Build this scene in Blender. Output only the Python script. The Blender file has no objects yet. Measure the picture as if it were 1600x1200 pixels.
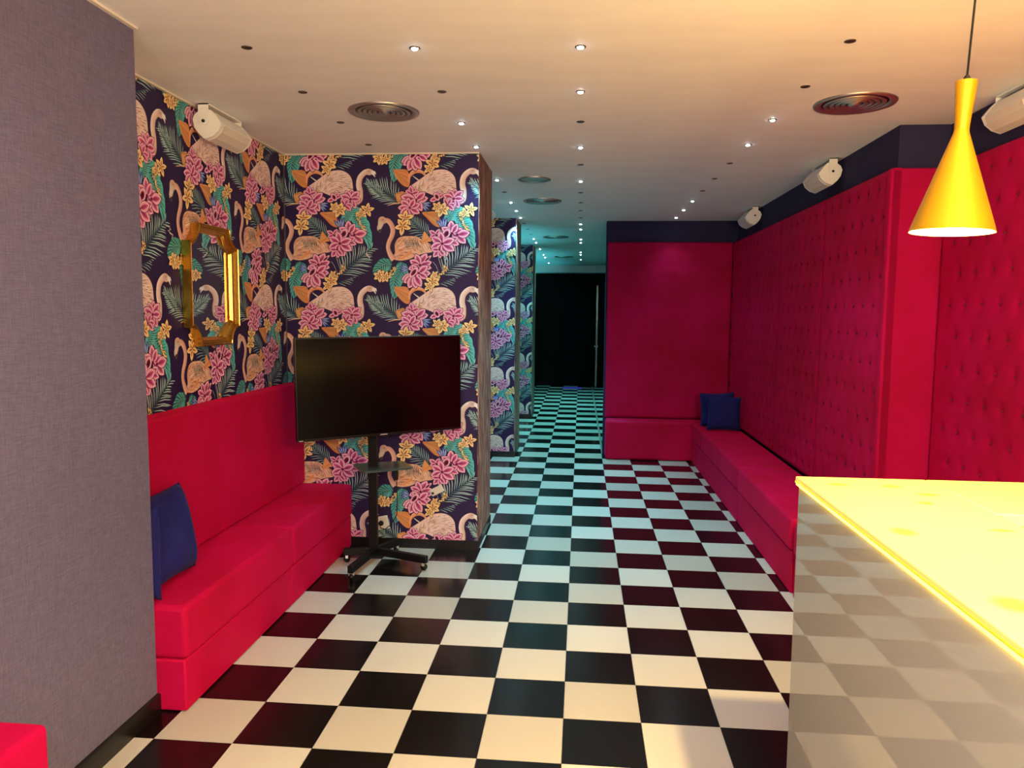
import bpy, bmesh, math, random
import numpy as np
from mathutils import Vector, Matrix, Euler

random.seed(7)
SC = bpy.context.scene
COL = SC.collection
PI = math.pi

# ------------------------------------------------------------------ camera, world, exposure
def cam_setup():
    yaw, pit, rol = -.0894, -.09265, .00896
    f = Vector((math.sin(yaw)*math.cos(pit), math.cos(yaw)*math.cos(pit), math.sin(pit)))
    r = Vector((math.cos(yaw), -math.sin(yaw), 0)); u = r.cross(f)
    r2 = r*math.cos(rol)+u*math.sin(rol); u2 = u*math.cos(rol)-r*math.sin(rol)
    cd = bpy.data.cameras.new('camera'); co = bpy.data.objects.new('camera', cd); COL.objects.link(co)
    cd.sensor_width = 36; cd.lens = 1183.086*36/1600; cd.clip_start = .05
    M = Matrix((r2, u2, -f)).transposed().to_4x4(); M.translation = (.04089, -2.82857, 1.57039)
    co.matrix_world = M
    SC.camera = co
cam_setup()
W = bpy.data.worlds.new('world'); SC.world = W; W.use_nodes = True
W.node_tree.nodes['Background'].inputs[0].default_value = (.02, .02, .025, 1)
W.node_tree.nodes['Background'].inputs[1].default_value = .3
SC.view_settings.view_transform = 'Standard'; SC.view_settings.look = 'None'
SC.view_settings.gamma = 1; SC.view_settings.use_curve_mapping = False
SC.view_settings.exposure = 0.45

H = 2.588          # ceiling height
def lamp(name, kind, loc, energy, color, rot=(0, 0, 0), **kw):
    d = bpy.data.lights.new(name, kind); d.energy = energy; d.color = color
    for k, v in kw.items(): setattr(d, k, v)
    o = bpy.data.objects.new(name, d); COL.objects.link(o); o.location = loc; o.rotation_euler = rot
    return o
# warm light of the other bar pendants, which hang over the bar behind the camera's right shoulder
for i, y in enumerate((-2.0, -3.0)):
    lamp('bar_pendant_light', 'POINT', (1.05, y, 1.80), 92, (1, .72, .36), shadow_soft_size=.09)
# added fill behind the camera, no real lamp: area for walls, point for ceiling
lamp('wall_fill_area', 'AREA', (-.5, -3.6, 2.5), 40, (1, .82, .76), shape='RECTANGLE', size=1.6, size_y=1.0)
lamp('ceiling_fill_point', 'POINT', (-.5, -3.7, 1.75), 70, (1, .82, .74), shadow_soft_size=.15)
# added teal fill, hidden low behind the pillars, to brighten the corridor ceiling
for x, y, e in ((-1.3, 7.2, 90), (-1.3, 10.4, 100), (-1.3, 12.4, 70), (-1.3, 4.4, 14)):
    lamp('corridor_fill', 'SPOT', (x, y, .25), e, (.10, .85, .92), rot=(0, PI-.32, 0), spot_size=math.radians(100), spot_blend=.6, shadow_soft_size=.05)

# ------------------------------------------------------------------ helpers
def lin(c):
    return tuple((x/255/12.92 if x/255 <= .04045 else ((x/255+.055)/1.055)**2.4) for x in c)
def meta(o, label=None, cat=None, group=None, kind=None):
    if label: o['label'] = label
    if cat: o['category'] = cat
    if group: o['group'] = group
    if kind: o['kind'] = kind
    return o
def root(name, loc, label, cat, group=None, rz=0):
    o = bpy.data.objects.new(name, None); COL.objects.link(o); o.location = loc; o.rotation_euler = (0, 0, rz)
    o.empty_display_size = .1
    return meta(o, label, cat, group)
def link(name, me, mat, parent=None, loc=(0, 0, 0), rot=(0, 0, 0), smooth=False):
    if mat is not None and not me.materials: me.materials.append(mat)
    o = bpy.data.objects.new(name, me); COL.objects.link(o)
    o.parent = parent; o.location = loc; o.rotation_euler = rot
    if smooth:
        me.polygons.foreach_set('use_smooth', [True]*len(me.polygons))
    return o
def copy_tree(o, parent=None):
    c = o.copy(); COL.objects.link(c); c.parent = parent
    for ch in o.children: copy_tree(ch, c)
    return c
def mesh(name, V, F):
    me = bpy.data.meshes.new(name); me.from_pydata([tuple(v) for v in V], [], F); me.update(); return me
def box_vf(x0, x1, y0, y1, z0, z1):
    V = [(x0,y0,z0),(x1,y0,z0),(x1,y1,z0),(x0,y1,z0),(x0,y0,z1),(x1,y0,z1),(x1,y1,z1),(x0,y1,z1)]
    return V, [(0,3,2,1),(4,5,6,7),(0,1,5,4),(1,2,6,5),(2,3,7,6),(3,0,4,7)]
def boxes(name, L):
    V, F = [], []
    for b in L:
        v, f = box_vf(*b); n = len(V); V += v; F += [tuple(i+n for i in q) for q in f]
    return mesh(name, V, F)
def rbox(name, x0, x1, y0, y1, z0, z1, r=.02, seg=3, bulge=0, cuts=0):
    bm = bmesh.new(); v, f = box_vf(x0, x1, y0, y1, z0, z1)
    vs = [bm.verts.new(p) for p in v]
    for q in f: bm.faces.new([vs[i] for i in q])
    bmesh.ops.bevel(bm, geom=bm.edges[:], offset=r, segments=seg, profile=.5, affect='EDGES')
    me = bpy.data.meshes.new(name); bm.to_mesh(me); bm.free()
    for p in me.polygons: p.use_smooth = max(abs(p.normal.x), abs(p.normal.y), abs(p.normal.z)) < .9999
    return me
def lathe(name, prof, n=48, cap0=False, cap1=False):
    V, F = [], []
    for r, z in prof:
        for k in range(n): a = 2*PI*k/n; V.append((r*math.cos(a), r*math.sin(a), z))
    for i in range(len(prof)-1):
        for k in range(n):
            F.append((i*n+k, i*n+(k+1) % n, (i+1)*n+(k+1) % n, (i+1)*n+k))
    if cap0: F.append(tuple(range(n))[::-1])
    if cap1: F.append(tuple(range((len(prof)-1)*n, len(prof)*n)))
    me = mesh(name, V, F)
    for p in me.polygons: p.use_smooth = True
    return me
def tube(name, pts, r, n=8):
    V, F = [], []; P = [Vector(p) for p in pts]
    for i, p in enumerate(P):
        t = (P[min(i+1, len(P)-1)]-P[max(i-1, 0)]).normalized()
        a = t.cross(Vector((0, 0, 1)));
        if a.length < .01: a = t.cross(Vector((0, 1, 0)))
        a.normalize(); b = t.cross(a)
        for k in range(n): q = 2*PI*k/n; V.append(p+a*r*math.cos(q)+b*r*math.sin(q))
    for i in range(len(P)-1):
        for k in range(n): F.append((i*n+k, i*n+(k+1) % n, (i+1)*n+(k+1) % n, (i+1)*n+k))
    F += [tuple(range(n)), tuple(range((len(P)-1)*n, len(P)*n))[::-1]]
    me = mesh(name, V, F)
    for p in me.polygons: p.use_smooth = True
    return me
def prism(name, poly, y0, y1, axis='y', bev=0):
    """poly in (x,z) extruded along y"""
    bm = bmesh.new()
    A = [bm.verts.new((x, y0, z)) for x, z in poly]; B = [bm.verts.new((x, y1, z)) for x, z in poly]
    n = len(poly)
    bm.faces.new(A); bm.faces.new(B[::-1])
    for i in range(n): bm.faces.new((A[i], B[i], B[(i+1) % n], A[(i+1) % n]))
    bmesh.ops.recalc_face_normals(bm, faces=bm.faces[:])
    if bev: bmesh.ops.bevel(bm, geom=bm.edges[:], offset=bev, segments=2, profile=.5, affect='EDGES')
    me = bpy.data.meshes.new(name); bm.to_mesh(me); bm.free(); return me

# ------------------------------------------------------------------ materials
MATS = {}
def mat(name, col=(200, 200, 200), rough=.5, metal=0, emit=None, es=1, spec=.5, sheen=0, sheen_col=None, coat=0, coat_r=.05, ior=1.5, lincol=None):
    m = bpy.data.materials.new(name); m.use_nodes = True; b = m.node_tree.nodes['Principled BSDF']
    b.inputs['Base Color'].default_value = (*(lincol or lin(col)), 1)
    b.inputs['Roughness'].default_value = rough; b.inputs['Metallic'].default_value = metal
    b.inputs['Specular IOR Level'].default_value = spec; b.inputs['IOR'].default_value = ior
    b.inputs['Coat Weight'].default_value = coat; b.inputs['Coat Roughness'].default_value = coat_r
    b.inputs['Sheen Weight'].default_value = sheen
    if sheen_col: b.inputs['Sheen Tint'].default_value = (*lin(sheen_col), 1)
    if emit: b.inputs['Emission Color'].default_value = (*lin(emit), 1); b.inputs['Emission Strength'].default_value = es
    MATS[name] = m; return m
def nodes(m): return m.node_tree.nodes, m.node_tree.links, m.node_tree.nodes['Principled BSDF']
def coords(m, scale=(1, 1, 1), kind='Object'):
    N, L, b = nodes(m); tc = N.new('ShaderNodeTexCoord'); mp = N.new('ShaderNodeMapping')
    mp.inputs['Scale'].default_value = scale; L.new(tc.outputs[kind], mp.inputs['Vector']); return mp.outputs[0]
def noise(m, vec, scale, detail=4, rough=.5):
    N, L, b = nodes(m); n = N.new('ShaderNodeTexNoise'); n.inputs['Scale'].default_value = scale
    n.inputs['Detail'].default_value = detail; n.inputs['Roughness'].default_value = rough
    L.new(vec, n.inputs['Vector']); return n.outputs['Fac']
def ramp(m, fac, stops):
    N, L, b = nodes(m); r = N.new('ShaderNodeValToRGB'); L.new(fac, r.inputs[0]); e = r.color_ramp.elements
    while len(e) < len(stops): e.new(.5)
    for q, (p, c) in zip(e, stops): q.position = p; q.color = (*lin(c), 1)
    return r.outputs[0]
def tobase(m, out): N, L, b = nodes(m); L.new(out, b.inputs['Base Color'])
def bump(m, fac, strength=.2, dist=.002):
    N, L, b = nodes(m); n = N.new('ShaderNodeBump'); n.inputs['Strength'].default_value = strength
    n.inputs['Distance'].default_value = dist; L.new(fac, n.inputs['Height']); L.new(n.outputs[0], b.inputs['Normal'])

m_white = mat('white_vinyl', (225, 222, 214), .22, spec=.45)
def tile_tint(m, lo, hi):
    N, L, b = nodes(m); oi = N.new('ShaderNodeObjectInfo'); tobase(m, ramp(m, oi.outputs['Random'], [(.1, lo), (.9, hi)]))
tile_tint(m_white, (176, 174, 166), (200, 199, 193))
m_black = mat('black_vinyl', (14, 11, 11), .2, spec=.5)
v = coords(m_black); bump(m_black, noise(m_black, v, 90, 2), .05, .001)
m_grout = mat('tile_joint', (120, 116, 108), .7)
m_ceil = mat('ceiling_paint', (205, 190, 180), .6, spec=.2)
v = coords(m_ceil, (1, 4, 1)); f = noise(m_ceil, v, 2.0, 3)
tobase(m_ceil, ramp(m_ceil, f, [(.3, (232, 234, 238)), (.7, (238, 240, 243))]))
m_trim = mat('white_trim', (225, 218, 205), .4)
m_grey = mat('grey_linen', (112, 102, 122), .9, spec=.15)
v = coords(m_grey); v2 = coords(m_grey, (1, 1, 14)); v3 = coords(m_grey, (1, 14, 1))
N_, L_, B_ = nodes(m_grey)
mx = N_.new('ShaderNodeMath'); mx.operation = 'ADD'; L_.new(noise(m_grey, v2, 28, 4), mx.inputs[0]); L_.new(noise(m_grey, v3, 28, 4), mx.inputs[1])
mh = N_.new('ShaderNodeMath'); mh.operation = 'MULTIPLY'; mh.inputs[1].default_value = .5; L_.new(mx.outputs[0], mh.inputs[0])
wc = ramp(m_grey, mh.outputs[0], [(.3, (86, 84, 112)), (.7, (118, 112, 144))])
mm = N_.new('ShaderNodeMix'); mm.data_type = 'RGBA'; mm.blend_type = 'MIX'
stain = ramp(m_grey, noise(m_grey, v, 1.1, 4, .6), [(.56, (0, 0, 0)), (.72, (120, 120, 120))])
L_.new(stain, mm.inputs[0]); L_.new(wc, mm.inputs[6]); mm.inputs[7].default_value = (*lin((92, 78, 86)), 1)
tobase(m_grey, mm.outputs[2]); bump(m_grey, mh.outputs[0], .5, .003)
m_navy = mat('navy_fabric', (46, 44, 78), .85, spec=.2)
v = coords(m_navy, (1, 1, 1)); bump(m_navy, noise(m_navy, v, 180, 2), .3, .002)
m_base = mat('black_baseboard', (16, 15, 16), .35)
m_dark = mat('back_wall_black', (7, 8, 11), .7, spec=.2)
m_plain = mat('plain_plaster', (120, 112, 112), .8)

def velvet(name, a, b2, sheen=.5):
    m = mat(name, a, .75, spec=.15, sheen=sheen, sheen_col=(255, 20, 90))
    v = coords(m); f = noise(m, v, 2.2, 4, .6)
    tobase(m, ramp(m, f, [(.35, a), (.65, b2)])); m.node_tree.nodes['Principled BSDF'].inputs['Sheen Roughness'].default_value = .45
    bump(m, noise(m, coords(m), 260, 2), .25, .002)
    return m
m_red = velvet('red_velvet', (170, 0, 52), (187, 0, 74), .35)
m_redw = velvet('red_velvet_panel', (162, 0, 56), (180, 0, 82), .3)
m_button = mat('red_button', (118, 0, 36), .8)
m_navyp = velvet('navy_cushion', (24, 26, 92), (32, 34, 112), .1)
m_navyp.node_tree.nodes['Principled BSDF'].inputs['Sheen Tint'].default_value = (.3, .4, .9, 1)
m_gold = mat('antique_gold', (208, 168, 78), .26, metal=1)
m_mirror = mat('mirror_glass', (225, 225, 230), .01, metal=1)
m_tint = mat('tinted_mirror', (150, 172, 168), .015, metal=1)
m_brass = mat('brushed_brass', (208, 158, 14), .38, metal=.5)
v = coords(m_brass, (1, 1, .03)); bump(m_brass, noise(m_brass, v, 160, 3), .12, .001)
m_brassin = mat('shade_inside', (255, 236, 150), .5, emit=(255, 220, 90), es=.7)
m_bulb = mat('lamp_bulb', (255, 240, 200), .5, emit=(255, 226, 150), es=30)
m_cord = mat('black_cord', (12, 10, 10), .6)
m_steel = mat('brushed_steel', (186, 182, 176), .42, metal=1)
m_steeld = mat('dark_steel', (64, 60, 58), .35, metal=1)
m_spk = mat('white_speaker_plastic', (244, 244, 242), .4)
m_grille = mat('speaker_grille', (218, 212, 204), .7)
bump(m_grille, noise(m_grille, coords(m_grille), 500, 1), .3, .002)
m_screw = mat('screw_metal', (60, 60, 62), .3, metal=1)
m_tv = mat('tv_bezel', (8, 8, 9), .3)
m_screen = mat('tv_screen', (3, 2, 2), .16, spec=.35)
m_stand = mat('black_powder_coat', (7, 8, 9), .5, spec=.3)
m_shelf = mat('dark_glass_shelf', (58, 76, 76), .3, spec=.6)
m_plate = mat('white_plate', (222, 220, 214), .4)
m_hole = mat('dark_hole', (10, 10, 10), .8)
m_silver = mat('silver_print', (220, 220, 222), .3, metal=.6)
m_barfront = mat('cream_back_painted_glass', (186, 188, 172), .8, spec=0, coat=.8, coat_r=.008)
m_led = mat('yellow_led_strip', (255, 200, 40), .5, emit=(255, 206, 54), es=9)
m_edge = mat('glass_edge', (150, 170, 40), .2, emit=(226, 220, 60), es=.5)
m_bartop = mat('lit_glass_top', (236, 214, 130), .25, emit=(255, 214, 84), es=.5, coat=.5)
m_brown = mat('brown_counter', (96, 66, 28), .4)
m_lens_on = mat('led_lens_lit', (255, 255, 255), .4, emit=(226, 250, 255), es=45)
m_lens_off = mat('led_lens_dark', (34, 26, 24), .3)
m_ring = mat('downlight_ring', (96, 88, 84), .35, metal=.7)
m_purple = mat('purple_led', (90, 60, 220), .4, emit=(70, 50, 230), es=.3)
m_teal_rim = mat('glass_edge_green', (30, 96, 90), .2)

# weathered wood strip
m_wood = mat('weathered_wood', (96, 66, 56), .7)
vw = coords(m_wood, (14, 14, 1.0)); fw = noise(m_wood, vw, 6, 8, .68)
tobase(m_wood, ramp(m_wood, fw, [(.36, (22, 14, 16)), (.46, (110, 64, 54)), (.54, (176, 130, 112)), (.64, (214, 196, 178))]))
bump(m_wood, fw, .5, .006)
# bar top: LED diffuser with brownish oval spots, darker in base and emission colour
def bartop_nodes():
    N, L, b = nodes(m_bartop); g = N.new('ShaderNodeNewGeometry')
    acc = None
    for (x, y, rx, ry) in ((.825, -.497, .03, .022), (.975, -.504, .028, .022), (1.04, -.60, .03, .02), (.988, -.704, .022, .02), (.81, -1.002, .028, .034), (1.052, -.962, .03, .012), (.814, -1.454, .035, .04)):
        s = N.new('ShaderNodeVectorMath'); s.operation = 'SUBTRACT'; L.new(g.outputs['Position'], s.inputs[0]); s.inputs[1].default_value = (x, y, 1.065)
        q = N.new('ShaderNodeVectorMath'); q.operation = 'DIVIDE'; L.new(s.outputs[0], q.inputs[0]); q.inputs[1].default_value = (rx, ry, 1)
        l = N.new('ShaderNodeVectorMath'); l.operation = 'LENGTH'; L.new(q.outputs[0], l.inputs[0])
        mr = N.new('ShaderNodeMapRange'); mr.inputs[1].default_value = .6; mr.inputs[2].default_value = 1.3; mr.inputs[3].default_value = 1; mr.inputs[4].default_value = 0
        L.new(l.outputs['Value'], mr.inputs[0])
        if acc is None: acc = mr.outputs[0]
        else:
            a = N.new('ShaderNodeMath'); a.operation = 'MAXIMUM'; L.new(acc, a.inputs[0]); L.new(mr.outputs[0], a.inputs[1]); acc = a.outputs[0]
    for inp, c0, c1 in (('Base Color', (236, 208, 120), (176, 140, 60)), ('Emission Color', (255, 216, 92), (232, 178, 80))):
        mxn = N.new('ShaderNodeMix'); mxn.data_type = 'RGBA'; L.new(acc, mxn.inputs[0])
        mxn.inputs[6].default_value = (*lin(c0), 1); mxn.inputs[7].default_value = (*lin(c1), 1); L.new(mxn.outputs[2], b.inputs[inp])
bartop_nodes()

# ------------------------------------------------------------------ flamingo wallpaper (flat print cut as coloured shapes)
class Paper:
    def __init__(s): s.V = []; s.F = []; s.C = []; s.z = 0
    def lay(s): s.z += 1
    def fan(s, pts, ce, cc=None, c=None):
        cc = cc or ce
        if c is None: c = (sum(p[0] for p in pts)/len(pts), sum(p[1] for p in pts)/len(pts))
        s.lay(); n = len(s.V); s.V.append((*c, s.z)); s.C.append(cc)
        for p in pts: s.V.append((*p, s.z)); s.C.append(ce)
        m = len(pts); s.F += [(n, n+1+i, n+1+(i+1) % m) for i in range(m)]
    def band(s, pts, ws, ca, cb=None):
        """ribbon; ca one side, cb other side"""
        cb = cb or ca; s.lay(); n = len(s.V); P = [np.array(p, float) for p in pts]
        for i, p in enumerate(P):
            t = P[min(i+1, len(P)-1)]-P[max(i-1, 0)]; t /= max(1e-6, np.hypot(*t)); nn = np.array((-t[1], t[0]))
            w = ws[i] if hasattr(ws, '__len__') else ws
            s.V += [(*(p+nn*w/2), s.z), (*(p-nn*w/2), s.z)]; s.C += [ca, cb]
        s.F += [(n+2*i, n+2*i+1, n+2*i+3, n+2*i+2) for i in range(len(P)-1)]
    def petal(s, x, y, ang, L, w, ce, cc, k=.55):
        a = math.radians(ang); ux, uy = math.cos(a), -math.sin(a); pts = []
        prof = [(0, 0), (.2, .32), (.42, .5), (.65, .46), (.85, .26), (1, 0)]
        for t, h in prof: pts.append((x+ux*L*t-uy*w*h, y+uy*L*t+ux*w*h))
        for t, h in prof[-2:0:-1]: pts.append((x+ux*L*t+uy*w*h, y+uy*L*t-ux*w*h))
        s.fan(pts, ce, cc, (x+ux*L*k, y+uy*L*k))
def smooth(pts, n=6):
    P = [np.array(p, float) for p in pts]; out = []
    for i in range(len(P)-1):
        p0, p1, p2, p3 = P[max(i-1, 0)], P[i], P[i+1], P[min(i+2, len(P)-1)]
        for k in range(n):
            t = k/n; out.append(.5*((2*p1)+(-p0+p2)*t+(2*p0-5*p1+4*p2-p3)*t*t+(-p0+3*p1-3*p2+p3)*t**3))
    out.append(P[-1]); return out
def smoothc(pts, n=4):
    m = len(pts); P = [np.array(p, float) for p in pts]; out = []
    for i in range(m):
        p0, p1, p2, p3 = P[i-1], P[i], P[(i+1) % m], P[(i+2) % m]
        for k in range(n):
            t = k/n; out.append(.5*((2*p1)+(-p0+p2)*t+(2*p0-5*p1+4*p2-p3)*t*t+(-p0+3*p1-3*p2+p3)*t**3))
    return out
def inside(p, poly):
    c = False; j = len(poly)-1
    for i in range(len(poly)):
        a, b = poly[i], poly[j]
        if (a[1] > p[1]) != (b[1] > p[1]) and p[0] < (b[0]-a[0])*(p[1]-a[1])/(b[1]-a[1]+1e-9)+a[0]: c = not c
        j = i
    return c
PUR = (42, 26, 78)
def draw_cell():
    """units: pixels /9.41 blocks; converted by caller. x right, y down. origin block = (580,240)"""
    R = random.Random(3); p = Paper()
    teal, tealL, tealD = (50, 150, 140), (150, 228, 214), (14, 80, 84)
    pale, mid = (226, 246, 240), (64, 110, 116)
    def lerp(a, b, t): return tuple(a[i]*(1-t)+b[i]*t for i in range(3))
    def frond(base, tip, n, L, w, bend=0, ca=pale, cb=mid, sides=(1, -1), ang=48, dark=True):
        bx, by = base; tx, ty = tip; dx, dy = tx-bx, ty-by; D = math.hypot(dx, dy); ux, uy = dx/D, dy/D
        c = ((bx+tx)/2-uy*bend, (by+ty)/2+ux*bend)
        sp = [((1-t)**2*bx+2*t*(1-t)*c[0]+t*t*tx, (1-t)**2*by+2*t*(1-t)*c[1]+t*t*ty) for t in [i/10 for i in range(11)]]
        p.band(sp, [7]*10+[2], tealD, mid)
        for i in range(n):
            t = .04+.95*i/(n-1)
            x = (1-t)**2*bx+2*t*(1-t)*c[0]+t*t*tx; y = (1-t)**2*by+2*t*(1-t)*c[1]+t*t*ty
            th = math.atan2(2*(1-t)*(c[1]-by)+2*t*(ty-c[1]), 2*(1-t)*(c[0]-bx)+2*t*(tx-c[0]))
            ll = L*(.62+.55*math.sin(PI*min(1, t*1.1+.12)))*(1-.45*t)*R.uniform(.92, 1.08)
            for s in sides:
                a = th+s*math.radians(ang*(1-.35*t)+R.uniform(-4, 4))
                e = (x+ll*math.cos(a), y+ll*math.sin(a)); m2 = (x+ll*.5*math.cos(a-s*.10), y+ll*.5*math.sin(a-s*.10))
                p.band([(x, y), (x+(m2[0]-x)*.4, y+(m2[1]-y)*.4), m2, (m2[0]*.4+e[0]*.6, m2[1]*.4+e[1]*.6), e], [w*.35, w*.8, w*.95, w*.7, .6], (20, 50, 62), (96, 150, 146))
                p.band([(x*.8+m2[0]*.2, y*.8+m2[1]*.2), m2, (m2[0]*.4+e[0]*.6, m2[1]*.4+e[1]*.6), e], [w*.12, w*.48, w*.4, .5], ca, (150, 190, 186))
    def banana(spine, wl, wr, ca=teal, cb=tealL, nv=11):
        S = smooth(spine, 5); n = len(S); L, Rr = [], []
        for i, q in enumerate(S):
            t = i/(n-1); d = S[min(i+1, n-1)]-S[max(i-1, 0)]; d /= np.hypot(*d); nn = np.array((-d[1], d[0]))
            g = math.sin(PI*min(1, t**.8))**.6 if 0 < t < 1 else 0
            jag = 1-.10*(i % 3 == 0)
            L.append(q+nn*wl*g*jag); Rr.append(q-nn*wr*g*jag)
        p.lay(); k = len(p.V)
        for i in range(n):
            for q, c in ((L[i], ca), (S[i], tealD), (Rr[i], lerp(ca, cb, .35))): p.V.append((*q, p.z)); p.C.append(c)
        for i in range(n-1):
            for a in (0, 1): p.F.append((k+3*i+a, k+3*i+a+1, k+3*i+3+a+1, k+3*i+3+a))
        for i in range(1, n-1, max(1, n//nv)):
            j = min(n-1, i+2)
            p.band([S[i], L[j]*.92+S[j]*.08], [6, 13], cb, ca); p.band([S[i], Rr[j]*.92+S[j]*.08], [6, 12], cb, ca)
            if i+1 < n-1: j = min(n-1, i+3); p.band([S[i+1], L[j]*.8+S[j]*.2], [4, 5], tealD); p.band([S[i+1], Rr[j]*.8+S[j]*.2], [4, 5], tealD)
        p.band(S, [9]+[6]*(n-2)+[2], cb, tealD)
    def plum(x, y, r, rot=0, n=5, ce=(248, 198, 118), cc=(200, 112, 34)):
        r *= 1.12; jj = [R.uniform(-9, 9) for _ in range(n)]; rr = [r*R.uniform(.86, 1.08) for _ in range(n)]
        for k in range(n):
            a = rot+360/n*k+jj[k]
            p.petal(x, y, a, rr[k]*1.06, r*.62, (86, 44, 30), (86, 44, 30)); p.petal(x, y, a, rr[k], r*.52, (255, 226, 164), (240, 178, 96), .45)
            p.petal(x, y, a, rr[k]*.62, r*.16, cc, (110, 54, 20), .3)
    def berries(pts, n, r):
        S = smooth(pts, 6)
        for i in range(n):
            q = S[int(i/n*(len(S)-1))]; x, y = q[0]+R.uniform(-28, 28), q[1]+R.uniform(-18, 18); rr = r*R.uniform(.7, 1.2)
            c = R.choice([(240, 198, 110), (214, 150, 70), (252, 222, 150)])
            p.fan([(x+rr*1.3*math.cos(a), y+rr*1.3*math.sin(a)) for a in (0, 1.05, 2.1, 3.14, 4.2, 5.24)], (104, 66, 36))
            p.fan([(x+rr*math.cos(a), y+rr*math.sin(a)) for a in (0, 1.05, 2.1, 3.14, 4.2, 5.24)], c, (255, 236, 180))
    pk, pkl, pkd = (206, 84, 140), (255, 194, 208), (138, 12, 72)
    def lily(x, y, L, angs, w=.55):
        for a in angs:
            l = L*R.uniform(.95, 1.22)
            p.petal(x, y, a, l*1.06, l*w*1.2, (92, 12, 48), (92, 12, 48)); p.petal(x, y, a, l, l*w*1.05, pkl, pk, .5)
            p.petal(x, y, a, l*.86, l*w*.46, pk, pkd, .3)
            t = math.radians(a); p.band([(x, y), (x+l*.8*math.cos(t), y-l*.8*math.sin(t))], [5, 1], (110, 10, 50))
        p.fan([(x+L*.13*math.cos(q*1.05), y+L*.13*math.sin(q*1.05)) for q in range(6)], (120, 16, 58), (80, 6, 34))
    def bud(x, y, r, a, sh=1.25):
        t = math.radians(a); pts = [(x+r*math.cos(q)*sh*math.cos(t)-r*math.sin(q)*-math.sin(t), y-(r*math.cos(q)*sh*math.sin(t))-r*math.sin(q)*math.cos(t)) for q in [i*PI/6 for i in range(12)]]
        p.fan([(x+(u-x)*1.08, y+(w-y)*1.08) for u, w in pts], (92, 12, 48)); p.fan(pts, pkl, pk)
        p.fan([(x+(u-x)*.6, y+(w-y)*.6) for u, w in pts], pkd, (96, 8, 44))
        p.fan([(x+(u-x)*.36+r*.1, y+(w-y)*.36) for u, w in pts], (60, 4, 30))
    def fanleaf(pts, ca, cb, streaks=7, g=(150, 150, 92)):
        S = smoothc(pts, 3); p.fan(S, ca, cb)
        c = pts[0]
        for i in range(streaks):
            e = S[int(len(S)*(.25+.5*i/streaks))]; col = R.choice([g, (200, 92, 34), (240, 176, 118)])
            p.band([(c[0]+(e[0]-c[0])*.12, c[1]+(e[1]-c[1])*.12), (c[0]+(e[0]-c[0])*.9, c[1]+(e[1]-c[1])*.9)], [5, 9], col, lerp(col, ca, .5))
    def blades(x, y, L, angs, c=(104, 128, 204)):
        for a in angs:
            p.petal(x, y, a, L, L*.24, (40, 44, 110), c); p.petal(x, y, a, L*.9, L*.12, c, (196, 212, 246))
    def feathers(poly, n, a0, ccs, L=60, w=5, sw=.5):
        xs = [q[0] for q in poly]; ys = [q[1] for q in poly]; cx, cy = sum(xs)/len(xs), sum(ys)/len(ys); k = 0
        while k < n:
            x, y = R.uniform(min(xs), max(xs)), R.uniform(min(ys), max(ys))
            if not inside((x, y), poly): continue
            k += 1; a = a0+sw*math.sin((x-cx)/130)+R.uniform(-.25, .25)+(y-cy)/400; l = L*R.uniform(.5, 1.1)
            e = (x+l*math.cos(a), y+l*math.sin(a))
            if not inside(e, poly): continue
            p.band([(x, y), ((x+e[0])/2+4*math.sin(a), (y+e[1])/2-4*math.cos(a)), e], [w*.4, w, .8], R.choice(ccs))
    # ---- palms behind
    frond((430, 740), (-37, 430), 14, 280, 17, 40)
    frond((1050, 1810), (1520, 1410), 14, 300, 19, -30, ang=54)
    frond((1010, 1600+330), (1240, 1600+560-330), 6, 150, 12, 0, sides=(1,))
    frond((900, 1240), (560, 930), 11, 215, 17, -60, dark=True, ca=(160, 185, 180))
    frond((1700, 640), (1470, 440), 10, 150, 14, 20)
    # ---- banana leaves
    banana([(1060, 860), (1200, 880), (1300, 1000), (1400, 1150), (1500, 1400)], 60, 175, (58, 182, 172))
    banana([(1130, 1010), (1180, 900), (1250, 820)], 90, 90, (54, 168, 158), nv=6)
    banana([(300, 1640), (160, 1650), (20, 1790)], 95, 120, (42, 142, 128), nv=8)
    banana([(440, 1600), (400, 1760), (330, 1900), (330, 2160)], 80, 150, (48, 150, 140))
    # ---- orange leaves
    fanleaf([(330, 245), (440, 240), (535, 250), (575, 380), (552, 492), (470, 470), (380, 372)], (226, 138, 76), (206, 150, 96))
    fanleaf([(750, 870), (860, 860), (960, 862), (1015, 940), (1020, 1080), (930, 1060), (830, 960)], (222, 136, 72), (196, 146, 92))
    # ---- flamingo A
    nk = smooth([(1180, 700), (1280, 730), (1352, 680), (1362, 560), (1345, 460), (1362, 360), (1420, 290), (1490, 262), (1545, 285)], 5)
    n = len(nk); ws = [26+62*min(1, i/8)-16*(i/n) for i in range(n)]
    p.band(nk, [w+12 for w in ws], (120, 90, 84)); p.band(nk, ws, (222, 180, 160), (252, 232, 218))
    p.fan([(1500+58*math.cos(a), 272+46*math.sin(a)) for a in [i*PI/6 for i in range(12)]], (224, 190, 172), (214, 178, 160))
    p.fan([(1535, 245), (1590, 262), (1605, 300), (1585, 352), (1560, 318), (1530, 300)], (238, 232, 224), (250, 246, 240))
    p.fan([(1578, 300), (1605, 300), (1588, 352)], (130, 118, 116))
    p.fan([(1497+7*math.cos(a), 262+7*math.sin(a)) for a in range(6)], (30, 20, 24))
    tail = smooth([(560, 430), (570, 340), (630, 275), (710, 265), (780, 300), (810, 360)], 4)
    p.band(tail, [22, 26, 30, 34, 40, 46, 52, 58, 60, 60, 58, 56, 52, 48, 44, 40, 36, 30, 26, 22, 20][:len(tail)], (226, 140, 90), (240, 182, 140))
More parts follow.
